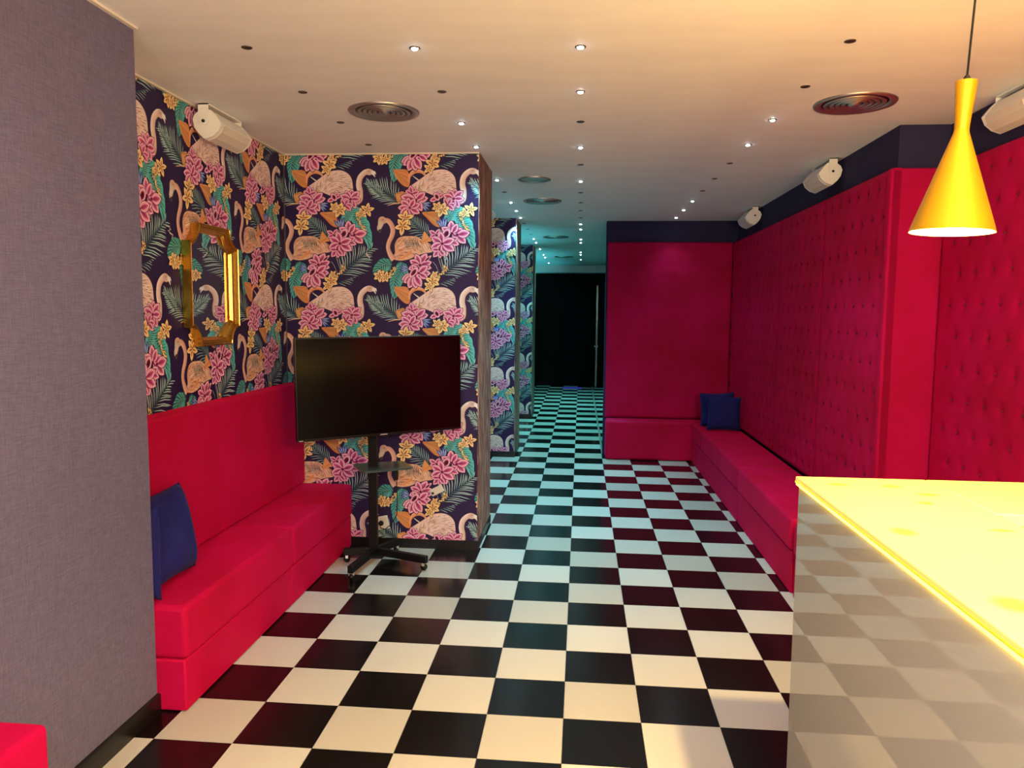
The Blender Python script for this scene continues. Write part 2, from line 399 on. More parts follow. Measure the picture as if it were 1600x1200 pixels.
    p.band([(620, 335), (720, 410)], [10, 22], (240, 232, 214), (200, 190, 170))
    bodyA = [(490, 600), (560, 500), (640, 440), (700, 400), (770, 350), (840, 300), (910, 262), (1010, 243), (1100, 250), (1180, 292), (1232, 360), (1250, 450), (1252, 560), (1200, 640), (1080, 650), (980, 640), (900, 610), (800, 572), (720, 580), (620, 600), (540, 630)]
    SA = smoothc(bodyA, 3); p.fan([(x+(x-930)*.015, y+(y-450)*.02) for x, y in SA], (126, 92, 84)); p.fan(SA, (240, 208, 192), (230, 192, 176), (980, 430))
    feathers(SA, 330, -.55, [(168, 128, 116), (200, 160, 144), (255, 236, 224), (140, 106, 98), (250, 226, 210)], 95, 8, .9)
    berries([(730, 480), (740, 560), (720, 590)], 16, 9)
    # tail flower left + leg
    fanleaf([(355, 600), (400, 575), (480, 560), (492, 640), (470, 700), (400, 716), (375, 690)], (214, 146, 84), (222, 170, 110), 5)
    p.band([(240, 765), (330, 740), (420, 730), (480, 690)], [8, 16, 22, 30], (206, 150, 110), (236, 196, 160))
    # flamingo B
    bodyB = [(345, 1400), (350, 1330), (390, 1260), (460, 1225), (560, 1220), (680, 1230), (760, 1290), (860, 1330), (925, 1400), (900, 1455), (780, 1475), (660, 1515), (560, 1560), (450, 1580), (350, 1570), (310, 1530), (348, 1470)]
    SB = smoothc(bodyB, 3); p.fan([(x+(x-620)*.02, y+(y-1400)*.03) for x, y in SB], (120, 80, 66)); p.fan(SB, (230, 180, 146), (236, 190, 158))
    feathers(SB, 260, .35, [(176, 112, 76), (206, 150, 116), (250, 222, 196), (224, 130, 70), (142, 98, 80)], 85, 8, .9)
    for i in range(9): p.band([(470+i*25, 1250-i*2), (500+i*24, 1330), (520+i*20, 1420)], [3, 12, 2], R.choice([(60, 96, 96), (96, 130, 124), (40, 66, 70)]))
    for i in range(5): p.petal(420+i*35, 1570-i*14, 30+i*10, 120, 44, (240, 180, 130), (222, 112, 50), .4)
    fanleaf([(740, 1320), (770, 1170), (800, 1160), (860, 1240), (935, 1285), (860, 1300)], (230, 146, 82), (222, 160, 100), 5)
    nk = smooth([(165, 1010), (230, 985), (290, 1040), (318, 1130), (300, 1220), (258, 1310), (245, 1400), (280, 1500), (330, 1570)], 5)
    n = len(nk); ws = [62+6*math.sin(i/n*6)+26*max(0, i/n-.75)*4 for i in range(n)]
    p.band(nk, [w+12 for w in ws], (120, 84, 78)); p.band(nk, ws, (240, 196, 168), (214, 156, 136))
    p.fan([(158+60*math.cos(a), 985+58*math.sin(a)) for a in [i*PI/6 for i in range(12)]], (222, 176, 150), (200, 160, 140))
    p.fan(smoothc([(105, 980), (180, 1000), (172, 1060), (140, 1120), (132, 1170), (90, 1140), (80, 1090), (95, 1040)], 2), (204, 184, 160), (232, 216, 196))
    p.fan([(140, 1110), (132, 1172), (88, 1142), (110, 1120)], (70, 58, 56))
    p.fan([(170+7*math.cos(a), 975+7*math.sin(a)) for a in range(6)], (30, 20, 24))
    for x0 in (985, 1075): p.band([(x0, 1490), (x0+28, 1600), (x0+70, 1730)], [10, 7, 6], (220, 214, 204), (150, 140, 134))
    p.band([(915, 1600), (960, 1660), (1000, 1760)], [6, 6, 4], (190, 186, 178))
    # blue blades
    blades(1080, 1120, 190, (130, 112, 95, 78)); blades(560, 1710, 150, (165, 182, 200, 150)); blades(740, 740, 160, (-15, -38, 5, -55))
    for i in range(5): p.band([(1040+12*i, 1150+14*i), (1000+12*i, 1100+14*i)], [4, 2], (235, 235, 240))
    # lilies
    lily(1195, 1180, 165, (95, 20, -40, 150, 60), .55); lily(1270, 1200, 175, (-45, 10), .62); lily(1150, 1290, 150, (-60, -20, 20, 170))
    bud(1110, 1185, 62, 80)
    lily(1050, 1330, 175, (100, 150, 200, 245, 290, -30, 20)); lily(1010, 1420, 120, (230, 275, 310, 180)); lily(960, 1200, 100, (150, 60, 200))
    lily(720, 1650, 175, (60, 110, 155, 200, 250, 300, -15, 15)); bud(830, 1560, 52, 30)
    lily(640, 1800, 200, (200, 215, 245, 275, 300)); lily(700, 1770, 150, (0, 40, -30, 130)); bud(625, 1760, 66, 70)
    lily(660, 690, 190, (10, 40, 130, 165, -60)); bud(700, 715, 58, 40); lily(600, 600, 110, (60, 100, 150, 20))
    lily(570, 800, 150, (100, 140, 180, 215, 250, 290, 330, 20, 60))
    lily(980, 660, 100, (90, 60, 120, 30, 200)); bud(970, 640, 46, 100); lily(1220, 670, 150, (80, 40, 120, 160, -20, -60, -95, 200, 0)); lily(1130, 760, 110, (60, 120, 0, -40, 200, 250))
    # plumeria
    plum(500, 950, 112, 20); plum(462, 1075, 118, 50); plum(1050, 830, 112, 10, 6); plum(975, 790, 76, 70)
    plum(1385, 880, 78, 30); plum(1470, 830, 92, 10); plum(115, 1810, 92, 40, 6); plum(205, 1830, 80, 10)
    plum(910, 1900, 108, 30, 6); plum(860, 1965, 80, 0); plum(940, 1800, 60, 50)
    berries([(1330, 900), (1345, 980), (1400, 1080), (1430, 1120)], 26, 14)
    berries([(1110, 1680), (1060, 1760), (990, 1830)], 20, 15); berries([(330, 1700), (300, 1770), (250, 1810)], 22, 13)
    return p
CELL = draw_cell()
KU, KZ = .004153/9.41, .00405/9.41
PU, PZ = .676, .7475
m_paper = mat('flamingo_wallpaper', PUR, .55, spec=.3)
N_, L_, B_ = nodes(m_paper); at_ = N_.new('ShaderNodeVertexColor'); at_.layer_name = 'Col'; L_.new(at_.outputs['Color'], B_.inputs['Base Color'])
# canvas-like grain
bump(m_paper, noise(m_paper, coords(m_paper), 350, 2), .1, .001)
CV = np.array(CELL.V, float); CC = np.clip(np.array([lin(c) for c in CELL.C])*np.array([.98, 1.08, 1.28]), 0, .95)
LAYER = 3.5e-3/CELL.z
def wallpaper(name, parent, origin, udir, ndir, u0, u1, z0, z1, du=0, bg=PUR, base=0):
    """rectangle u0..u1 x z0..z1 ; world = origin + udir*u + z ; printed shapes lie on it, clipped to it"""
    # unrolled coordinate: U = -1.320 + x*KU ; z = 2.588 - y*KZ
    U = -1.320+CV[:, 0]*KU+du; Z = H-CV[:, 1]*KZ; D = CV[:, 2]*LAYER+base+.0006
    Vs, Fs, Cs = [], [], []; nv = 0
    i0 = int(math.floor((u0-U.max())/PU))-1; i1 = int(math.ceil((u1-U.min())/PU))+1
    j0 = int(math.floor((z0-Z.max())/PZ))-1; j1 = int(math.ceil((z1-Z.min())/PZ))+1
    F0 = CELL.F
    Fmin = []
    for f in F0:
        q = list(f); Fmin.append((U[q].min(), U[q].max(), Z[q].min(), Z[q].max()))
    Fmin = np.array(Fmin)
    for i in range(i0, i1+1):
        for j in range(j0, j1+1):
            ok = np.where((Fmin[:, 1]+i*PU > u0) & (Fmin[:, 0]+i*PU < u1) & (Fmin[:, 3]+j*PZ > z0) & (Fmin[:, 2]+j*PZ < z1))[0]
            if not len(ok): continue
            Vs.append(np.stack([U+i*PU, Z+j*PZ, D+((i*3+j*5) % 7)*2e-6], 1)); Cs.append(CC)
            Fs += [tuple(a+nv for a in F0[k]) for k in ok]; nv += len(U)
    V = np.concatenate(Vs); C = np.concatenate(Cs)
    # drop unused verts
    used = np.zeros(len(V), bool); used[[a for f in Fs for a in f]] = True; remap = np.cumsum(used)-1
    Fs = [tuple(int(remap[a]) for a in f) for f in Fs]; V = V[used]; C = C[used]
    # background
    n = len(V); V = np.concatenate([V, [(u0, z0, base), (u1, z0, base), (u1, z1, base), (u0, z1, base)]]); C = np.concatenate([C, [lin(bg)]*4]); Fs.append((n, n+1, n+2, n+3))
    me = bpy.data.meshes.new(name); me.from_pydata(V.tolist(), [], Fs); me.update()
    ca = me.color_attributes.new('Col', 'FLOAT_COLOR', 'POINT'); ca.data.foreach_set('color', np.concatenate([C, np.ones((len(C), 1))], 1).ravel())
    bm = bmesh.new(); bm.from_mesh(me)
    for co, no in (((u0, 0, 0), (-1, 0, 0)), ((u1, 0, 0), (1, 0, 0)), ((0, z0, 0), (0, -1, 0)), ((0, z1, 0), (0, 1, 0))):
        bmesh.ops.bisect_plane(bm, geom=bm.verts[:]+bm.edges[:]+bm.faces[:], dist=1e-6, plane_co=co, plane_no=no, clear_outer=True)
    O, ud, nd = Vector(origin), Vector(udir), Vector(ndir)
    for v_ in bm.verts:
        u, z, d = v_.co; v_.co = O+ud*u+Vector((0, 0, z))+nd*d
    bm.normal_update()
    flip = [f for f in bm.faces if f.normal.dot(nd) < 0]
    if flip: bmesh.ops.reverse_faces(bm, faces=flip)
    bm.to_mesh(me); bm.free()
    return link(name, me, m_paper, parent)

# ------------------------------------------------------------------ room shell
T = .3
floor = meta(link('floor', boxes('floor', [(-2.6, 2.6, -4.6, 14.2, -.12, -.006)]), m_grout), kind='structure')
tw = boxes('tile_white', [(.0012, T-.0012, .0012, T-.0012, -.006, 0)]); tw.materials.append(m_white)
tb = boxes('tile_black', [(.0012, T-.0012, .0012, T-.0012, -.006, 0)]); tb.materials.append(m_black)
cells = []
for j in range(-15, 46):
    for i in range(-7, 7):
        x, y = i*T, j*T
        xc, yc = x+T/2, y+T/2
        if xc < -2.05 or xc > 2.1: continue
        if y > 5.6 and xc > .35: continue
        hid = (xc < -1.65) or (yc < -.95) or (xc > 1.3 and yc > .2) or (xc > .85 and yc < -.1) \
            or (xc < -.75 and y > 2.05 and y+T < 2.75) or (xc < -1.5 and yc < 1.6) or (y > 2.1 and xc < -.95) or (y > 2.05 and y < 5.1 and xc < -.65 and False)
        cells.append((hid, yc, i, j))
vis = sorted([c for c in cells if not c[0]], key=lambda c: c[1])
parts_, rest = vis[:300], vis[300:]+[c for c in cells if c[0]]
for _, _, i, j in parts_:
    link('tile', tw if (i+j) % 2 == 0 else tb, None, floor, (i*T, j*T, 0))
for par, me_m, nm in ((0, m_white, 'white_tiles'), (1, m_black, 'black_tiles')):
    L = [(i*T+.0012, i*T+T-.0012, j*T+.0012, j*T+T-.0012, -.006, 0) for _, _, i, j in rest if (i+j) % 2 == par]
    meta(link(nm, boxes(nm, L), me_m, floor), kind='stuff')

meta(link('ceiling', boxes('ceiling', [(-2.6, 2.6, -4.6, 14.2, H, H+.12)]), m_ceil), kind='structure')
wl = meta(link('wall_left', boxes('wall_left', [(-2.3, -1.589, -4.5, -.118, 0, H)]), m_grey), kind='structure')
# scratches and scuffs on the grey linen wall
link('scuff', boxes('scuff', [(-1.589, -1.5885, -1.012, -1.002, 2.03, 2.075)]), m_trim, wl)
wa = meta(link('wall_alcove', boxes('wall_alcove', [(-2.3, -1.905, -.118, 13.8, 0, H)]), m_plain), 'wall of the seating alcove', kind='structure')
wallpaper('wallpaper', wa, (-1.905, 2.057+1.902, 0), (0, 1, 0), (1, 0, 0), -1.902-2.175, -1.902-.008, 1.0, H-.008, base=.0008)
link('wallpaper', boxes('dark_corridor_paper', [(-1.905, -1.9, 2.75, 13.6, 0, H)]), m_dark, wa)
meta(link('wall_back', boxes('wall_back', [(-2.3, .6, 13.8, 14.0, 0, 2.45)]), m_dark), kind='structure')
meta(link('trim_1', boxes('back_fascia', [(-2.3, .6, 13.36, 13.8, 2.45, H)]), m_ceil), kind='structure')
meta(link('wall_front', boxes('wall_front', [(-2.3, 2.6, -4.6, -4.4, 0, H)]), m_plain), kind='structure')
wr = meta(link('wall_right', boxes('wall_right', [(1.715, 2.4, 1.475, 5.8, 0, H), (1.976, 2.4, -4.4, 1.475, 0, H), (.309, 1.715, 5.64, 5.8, 0, H)]), m_navy), kind='structure')
meta(link('wall_corridor', boxes('wall_corridor', [(.335, .6, 5.8, 13.8, 0, H)]), m_dark), kind='structure')
meta(link('baseboard_left', boxes('baseboard_left', [(-1.589, -1.574, -4.4, -.118, 0, .075)]), m_base), kind='structure')
# white cove line where ceiling meets the left walls
meta(link('trim_2', boxes('t2', [(-1.589, -1.572, -4.4, -.118, H-.008, H)]), m_trim), kind='structure')
meta(link('trim_3', boxes('t3', [(-1.905, -1.888, -.118, 2.055, H-.008, H)]), m_trim), kind='structure')
meta(link('trim_4', boxes('t4', [(-1.888, -.617, 2.043, 2.055, H-.008, H)]), m_trim), kind='structure')

# ------------------------------------------------------------------ pillars
def pillar(y0, y1, xr, label, trim=True, du=0):
    t = root('pillar', (0, y0, 0), label, 'pillar')
    link('core', boxes('core', [(-1.9, xr, 0, y1-y0, 0, H)]), m_plain, t)
    wallpaper('wallpaper', t, (0, 0, 0), (1, 0, 0), (0, -1, 0), -1.898, xr+.001, .062, H-.008 if trim else H, du, base=.0008)
    link('wood_strip', boxes('wood_strip', [(xr, xr+.007, -.003, y1-y0, .062, H)]), m_wood, t)
    link('baseboard', boxes('baseboard', [(-1.898, xr+.012, -.012, 0, 0, .062), (xr, xr+.012, 0, y1-y0+.01, 0, .062)]), m_base, t)
    return t
pillar(2.057, 2.72, -.622, 'wide flamingo-papered pillar directly behind the television', True)
pillar(5.36, 6.0, -.668, 'middle flamingo-papered pillar in the corridor, just past the television pillar', False, -.017)
pillar(8.5, 9.15, -.682, 'farthest and dimmest flamingo-papered pillar down the corridor', False, -.02)

# ------------------------------------------------------------------ tufted red wall panels
def tufted(name, w, h, t=.05, nc=7, nr=12, deep=1):
    """panel in local x (width) z (height), front faces -y, back at y=0"""
    gx, gz = nc*8, nr*7
    bx = w/nc; bz = h/nr
    btn = []
    for r_ in range(nr):
        for c_ in range(nc+1):
            x = (c_+(.5 if r_ % 2 else 0))*bx+bx*.25
            if .04 < x < w-.03: btn.append((x, (r_+.5)*bz))
    V, F = [], []
    B = np.array(btn)
    for a in range(gz+1):
        for b_ in range(gx+1):
            x, z = w*b_/gx, h*a/gz
            d2 = ((B-np.array([x, z]))**2).sum(1)
            e = min(x, w-x, z, h-z); edge = min(1, e/.03); edge = math.sin(edge*PI/2)
            dim = float(np.exp(-d2/(2*.014**2)).sum())*.015+float(np.exp(-d2/(2*.04**2)).sum())*.007; dim *= deep
            V.append((x, -(t-.012)-.012*edge+dim*edge, z))
    for a in range(gz):
        for b_ in range(gx):
            i = a*(gx+1)+b_; F.append((i, i+1, i+gx+2, i+gx+1))
    n = len(V); V += [(0, 0, 0), (w, 0, 0), (w, 0, h), (0, 0, h)]
    bot = [i for i in range(gx+1)]; top = [gz*(gx+1)+i for i in range(gx+1)]
    lef = [a*(gx+1) for a in range(gz+1)]; rig = [a*(gx+1)+gx for a in range(gz+1)]
    F += [tuple([n, n+1]+bot[::-1]), tuple([n+3]+top+[n+2])[::-1] if False else tuple([n+2, n+3]+top), tuple([n+3, n]+lef), tuple([n+1, n+2]+rig[::-1])]
    me = mesh(name, V, F)
    for p_ in me.polygons: p_.use_smooth = len(p_.vertices) == 4
    bm = bmesh.new()
    for x, z in btn:
        bmesh.ops.create_icosphere(bm, subdivisions=1, radius=.0085, matrix=Matrix.Translation((x, -t+.012, z)) @ Matrix.Scale(.5, 4, (0, 1, 0)))
    mb = bpy.data.meshes.new('buttons'); bm.to_mesh(mb); bm.free()
    return me, mb
PZ0, PH = .43, 1.925
me_t, me_b = tufted('tufted_panel', 1.1, PH)
me_t.materials.append(m_redw); me_b.materials.append(m_button)
def place_panel(loc, rz, label, pair, sx=1):
    t = root('wall_panel', loc, label, 'wall panel', None, rz); t.scale = (sx, 1, 1)
    link('upholstery', pair[0], m_redw, t); meta(link('buttons', pair[1], m_button, t), kind='stuff')
    return t
# local front -y; rotated by -90deg -> front faces -x ; local x runs toward -y
names = ['tufted red wall panel nearest the step in the right-hand wall', 'second tufted red wall panel past the step, right-hand wall', 'third tufted red wall panel past the step, right-hand wall']
for k, y1 in enumerate((2.52, 3.64, 4.76)):
    place_panel((1.714, y1, PZ0), -PI/2, names[k], (me_t, me_b))
p4 = tufted('tufted_panel', .85, PH, nc=5)
place_panel((1.714, 5.63, PZ0), -PI/2, 'narrow tufted red wall panel in the far corner above the cushions', p4, 1.0)
nn = ['tufted red wall panel behind the hanging brass lamp', 'tufted red wall panel beside the bar, at the right edge of the picture']
for k, y1 in enumerate((1.405, .30)):
    place_panel((1.975, y1, PZ0), -PI/2, nn[k], (me_t, me_b), 1.0 if k else 1.0)
pb = tufted('tufted_panel', 1.335, PH, nc=9, nr=12, deep=.35)
place_panel((.326, 5.638, PZ0), 0, 'wide red upholstered panel on the far wall over the low bench', pb)
t = root('wall_panel', (1.66, 1.475, PZ0), 'smooth bright red panel on the step of the right-hand wall', 'wall panel')
link('upholstery', rbox('upholstery', .0, .312, -.055, 0, 0, PH+.0, .012), m_redw, t)

# ------------------------------------------------------------------ left banquette in the alcove
SX = -1.9
t = root('banquette', (SX, -.115, 0), 'red velvet bench with a high back in the alcove left of the television', 'bench')
L0, L1 = .0, 2.155
mid = 1.105
link('base', rbox('base', .0, .428, 0, mid-.002, .004, .212, .008, 2), m_red, t)
link('base', rbox('base', .0, .428, mid+.002, L1, .004, .212, .008, 2), m_red, t)
link('seat_cushion', rbox('seat_cushion', .0, .437, 0, mid-.003, .214, .428, .022, 4), m_red, t)
link('seat_cushion', rbox('seat_cushion', .0, .437, mid+.003, L1, .214, .428, .022, 4), m_red, t)
link('backrest', rbox('backrest', .004, .115, 0, L1, .43, 1.104, .016, 3), m_red, t)
# ------------------------------------------------------------------ bench at lower left
t = root('bench', (-1.57, -1.06, 0), 'corner of a red velvet bench against the grey wall at the lower left', 'bench')
link('seat_cushion', rbox('seat_cushion', 0, .25, -2.2, 0, .22, .5, .02, 4), m_red, t)
link('base', rbox('base', 0, .24, -2.2, -.01, 0, .218, .008, 2), m_red, t)
# ------------------------------------------------------------------ right banquette
t = root('banquette', (1.24, 5.0, 0), 'long low red velvet bench along the right-hand tufted wall', 'bench')
for a, b in ((5.34, 4.70), (4.695, 2.95), (2.945, 1.48)):
    xr_ = 1.66-1.24 if b > 1.4 else .42
    link('seat_cushion', rbox('seat_cushion', 0, xr_, b-5, a-5-.004, .245, .43, .024, 4), m_red, t)
    link('base', rbox('base', .012, xr_, b-5, a-5-.004, 0, .243, .008, 2), m_red, t)
link('seat_cushion', rbox('seat_cushion', 0, .66, .2-5, 1.415-5, .245, .43, .024, 4), m_red, t)
link('base', rbox('base', .012, .66, .2-5, 1.415-5, 0, .243, .008, 2), m_red, t)
t = root('bench', (.33, 5.345, 0), 'short low red velvet bench under the far red wall', 'bench')
link('seat', rbox('seat', 0, 1.33, 0, .235, .005, .43, .028, 5), m_red, t)

# ------------------------------------------------------------------ cushions
def pillow_mesh(s, th):
    n = 18; V, F = [], []
    for side in (1, -1):
        for a in range(n+1):
            for b in range(n+1):
                u, w = a/n*2-1, b/n*2-1
                pin = 1-.07*(1-u*u)*abs(w)**2-.0; pin2 = 1-.07*(1-w*w)*abs(u)**2
                h = ((1-u**4)*(1-w**4))**.55
                V.append((u*s/2*pin2, side*th/2*h+.003*math.sin(7*u+3*w)*h, w*s/2*pin))
    m = (n+1)**2
    for sd in (0, 1):
        for a in range(n):
            for b in range(n):
                i = sd*m+a*(n+1)+b; q = (i, i+1, i+n+2, i+n+1); F.append(q if sd else q[::-1])
    me = mesh('pillow', V, F); bm = bmesh.new(); bm.from_mesh(me); bmesh.ops.remove_doubles(bm, verts=bm.verts[:], dist=1e-4)
    bmesh.ops.recalc_face_normals(bm, faces=bm.faces[:]); bm.to_mesh(me); bm.free()
    for p_ in me.polygons: p_.use_smooth = True
    return me
def pillow(s, th, loc, rot, label, grp):
    t = root('cushion', loc, label, 'cushion', grp); t.rotation_euler = rot
    link('cover', pillow_mesh(s, th), m_navyp, t)
    h = s/2*.985; q = s/2*.925
    pts = []
    for (x0, z0), (x1, z1) in (((-h, -h), (h, -h)), ((h, -h), (h, h)), ((h, h), (-h, h)), ((-h, h), (-h, -h))):
        for k in range(8):
            u = k/8; f = 1-.07*(1-(2*u-1)**2); x, z = x0+(x1-x0)*u, z0+(z1-z0)*u
            pts.append((x*f if x0 == x1 else x, 0, z*f if z0 == z1 else z))
    pts.append(pts[0]); link('piping', tube('piping', pts, .0035, 6), m_navyp, t)
    return t
pillow(.385, .14, (-1.70, .155, .620), (-.17, 0, math.radians(90)), 'navy cushion standing behind the other at the near end of the alcove bench', 'cushions on the alcove bench')
pillow(.38, .09, (-1.688, -.066, .622), (.0, 0, 0), 'navy cushion half hidden by the end of the grey wall', 'cushions on the alcove bench').scale = (.53, 1, 1)
pillow(.34, .12, (1.475, 4.80, .60), (-.16, .03, .08), 'front navy cushion leaning on the tufted wall in the far corner', 'cushions in the far corner')
pillow(.35, .12, (1.46, 5.08, .605), (-.16, -.06, -.12), 'rear navy cushion tucked behind the other in the far corner', 'cushions in the far corner')

# ------------------------------------------------------------------ television and stand
A, Bv = Vector((-1.565, 1.33)), Vector((-.71, 1.93))
cx, cy = (A.x+Bv.x)/2, (A.y+Bv.y)/2; yaw = math.atan2(Bv.y-A.y, Bv.x-A.x); wd = (Bv-A).length; ht = .60
t = root('television', (cx, cy, .828), 'large black flat television switched off on a wheeled stand', 'television'); t.rotation_euler = (0, math.radians(-.6), yaw)
link('casing', rbox('casing', -wd/2, wd/2, 0, .03, 0, ht, .004, 2), m_tv, t)
link('rear_housing', rbox('rear_housing', -wd*.36, wd*.36, .03, .06, .05, ht*.72, .01, 2), m_tv, t)
link('screen', boxes('screen', [(-wd/2+.008, wd/2-.008, -.0012, 0, .016, ht-.008)]), m_screen, t)
link('bottom_bezel', boxes('bottom_bezel', [(-wd/2+.004, wd/2-.004, -.002, 0, .002, .013)]), m_tv, t)
link('logo', boxes('logo', [(-.022, .022, -.003, -.0018, .004, .010)]), m_silver, t)
link('logo', boxes('logo', [(-wd/2+.012, -wd/2+.034, -.003, -.0018, .004, .009)]), m_silver, t)
link('receiver', boxes('receiver', [(-.03, .03, -.001, .012, -.012, 0)]), m_tv, t)
s = root('television_stand', (-1.235, 1.75, 0), 'black wheeled stand with post, small shelf and four castor feet', 'stand')
link('post', rbox('post', -.03, .022, -.02, .02, .045, 1.30, .003, 2), m_stand, s)
link('post', rbox('post', .034, .048, -.014, .014, .30, 1.28, .002, 2), m_stand, s) if False else None
link('mount_bracket', boxes('mount_bracket', [(-.10, .12, -.095, -.08, .98, 1.18), (-.03, .04, -.08, .0, 1.02, 1.14)]), m_stand, s, rot=(0, 0, math.atan2(.60, .855)))
legs = [(-.042, -.375), (.365, -.14), (-.185, -.045), (.105, .2)]
for (lx, ly) in legs:
    d = math.hypot(lx, ly); a = math.atan2(ly, lx)
    lg = link('leg', rbox('leg', 0, d, -.017, .017, .048, .092, .003, 2), m_stand, s, rot=(0, 0, a))
    cm = lathe('wheel', [(.0, -.011), (.018, -.011), (.021, -.006), (.021, .006), (.018, .011), (.0, .011)], 16)
    w_ = link('castor', cm, m_stand, lg, loc=(d-.02, 0, .0225), rot=(PI/2, 0, .4))
    link('castor_fork', boxes('castor_fork', [(-.008, .008, -.015, .015, .03, .05)]), m_silver, lg, loc=(d-.02, 0, 0))
# shelf (tray with rounded corners)
sh = [(-.154, .055), (-.02, -.18), (.255, .0), (.136, .2)]
me_s = bpy.data.meshes.new('shelf'); bm = bmesh.new()
lo = [bm.verts.new((x, y, .600)) for x, y in sh]; hi = [bm.verts.new((x, y, .612)) for x, y in sh]
bm.faces.new(lo[::-1]); bm.faces.new(hi)
for i in range(4): bm.faces.new((lo[i], lo[(i+1) % 4], hi[(i+1) % 4], hi[i]))
bmesh.ops.recalc_face_normals(bm, faces=bm.faces[:])
ve = [e for e in bm.edges if abs(e.verts[0].co.z-e.verts[1].co.z) > .005]
bmesh.ops.bevel(bm, geom=ve, offset=.03, segments=4, profile=.5, affect='EDGES'); bm.to_mesh(me_s); bm.free()
link('shelf', me_s, m_shelf, s)
link('shelf_bracket', boxes('shelf_bracket', [(-.045, .045, -.05, .03, .585, .6)]), m_stand, s)
# power cable with a small adapter
cb = root('power_cable', (-1.12, 1.9, 0), 'thin black power cable running from the stand shelf to the wall socket', 'cable')
def loc_(p): return (p[0]+1.12, p[1]-1.9, p[2])
link('cord', tube('cord', [loc_(q) for q in [tuple(v_) for v_ in [(-1.12, 1.88, .56), (-1.125, 1.9, .46), (-1.135, 1.95, .34), (-1.15, 2.0, .24), (-1.19, 2.02, .17), (-1.235, 2.02, .13), (-1.268, 2.015, .14), (-1.268, 2.02, .165)]]], .003, 6), m_cord, cb)
link('adapter', boxes('adapter', [(-.008, .008, -.03, -.01, .50, .60)]), m_cord, cb)
# socket, tag
so = root('wall_socket', (-1.262, 2.0495, .166), 'white square wall socket with a black plug low on the television pillar', 'socket'); so.rotation_euler = (0, math.radians(-12), 0)
link('plate', rbox('plate', -.045, .045, -.01, 0, -.045, .045, .004, 2), m_plate, so)
link('plug', lathe('plug', [(.0, .016), (.014, .015), (.018, .0)], 20), m_hole, so, loc=(-.006, -.012, 0), rot=(PI/2, 0, 0))
tg = root('wall_plate', (-.889, 2.0495, .398), 'small tilted white plate with a notch, low on the television pillar', 'plate'); tg.rotation_euler = (0, math.radians(-28), 0)
link('plate', rbox('plate', -.047, .045, -.008, 0, -.024, .024, .003, 2), m_plate, tg)
link('notch', lathe('notch', [(.0, .002), (.008, .002), (.008, 0)], 16), m_hole, tg, loc=(-.034, -.008, -.004), rot=(PI/2, 0, 0))
# little white wall hooks
def hook(loc, rz, label, curl):
    k = root('wall_hook', loc, label, 'hook', None, rz)
    if curl:
        link('hook', tube('hook', [(-.01, -.004, .028), (.004, -.012, .026), (.012, -.014, .012), (-.004, -.012, .006), (.006, -.016, -.006), (.018, -.02, -.012), (.014, -.02, -.028)], .0035, 8), m_plate, k)
    else:
        link('hook', tube('hook', [(-.012, -.004, .018), (-.006, -.01, .006), (.004, -.014, -.006), (.014, -.016, -.014)], .0045, 8), m_plate, k)
hook((-.844, 2.0525, 1.937), 0, 'curled white wall hook high on the television pillar, right of its middle', True)
hook((-1.343, 2.0525, 1.936), 0, 'short white wall hook high on the television pillar, left half', False)
hook((-1.9, .61, 1.937), PI/2, 'curled white wall hook left of the gold-framed mirror', True)

# ------------------------------------------------------------------ gold framed mirror on the alcove wall
def gold_mirror():
    t = root('framed_mirror', (-1.8995, 1.0, 1.70), 'gold-framed mirror with scooped corners on the flamingo-papered alcove wall', 'mirror')
    # local: x = out of wall, y = along wall, z up
    W2, H2, c = .262, .308, .095
    # outline: straight edges and concave quarter arcs at corners (centres at the corners)
    def outline(o):  # o = inward offset
        w, h, r = W2-o, H2-o, c
        segs = []
        def arc(cx_, cz_, a0, a1, n=7):
            rr = c+o*.9
            return [(cx_+rr*math.cos(a0+(a1-a0)*k/n), cz_+rr*math.sin(a0+(a1-a0)*k/n)) for k in range(n+1)]
        tr = arc(W2, H2, -PI/2-0, -PI) ; tl = arc(-W2, H2, 0, -PI/2); bl = arc(-W2, -H2, PI/2, 0); br = arc(W2, -H2, PI, PI/2)
        # clamp to offset rectangle
        cl = lambda L: [(max(-w, min(w, a)), max(-h, min(h, b))) for a, b in L]
        return cl(tr), cl(tl), cl(bl), cl(br)
    prof = [(0, 0), (0, .045), (.004, .047), (.006, .042), (.011, .040), (.013, .044), (.016, .044), (.018, .034), (.023, .032), (.025, .036), (.028, .036), (.030, .026), (.036, .022), (.040, .012), (.044, .006)]
    rings = [outline(o) for o, d in prof]
    def seg(name, getter):
        V, F = [], []; m = None
        for (o, d), rg in zip(prof, rings):
            pts = getter(rg); m = len(pts); V += [(d, a, b) for a, b in pts]
        for i in range(len(prof)-1):
            for k in range(m-1): F.append((i*m+k, i*m+k+1, (i+1)*m+k+1, (i+1)*m+k))
        me = mesh(name, V, F); bm = bmesh.new(); bm.from_mesh(me); bmesh.ops.recalc_face_normals(bm, faces=bm.faces[:]); bm.to_mesh(me); bm.free()
        link(name, me, m_gold, t)
    for k in range(4): seg('frame_corner', lambda rg, k=k: rg[k])
    seg('frame_rail', lambda rg: [rg[0][-1] if False else rg[1][-0 or 0], rg[0][-1]] if False else [rg[0][0], rg[3][-1]])
    seg('frame_rail', lambda rg: [rg[0][-1], rg[1][0]]); seg('frame_rail', lambda rg: [rg[1][-1], rg[2][0]]); seg('frame_rail', lambda rg: [rg[2][-1], rg[3][0]])
    a, b, c_, d = rings[-1]; pts = a+b+c_+d
    V = [(.006, p_[0], p_[1]) for p_ in pts]; me = mesh('glass', V, [tuple(range(len(V)))])
    link('glass', me, m_mirror, t)
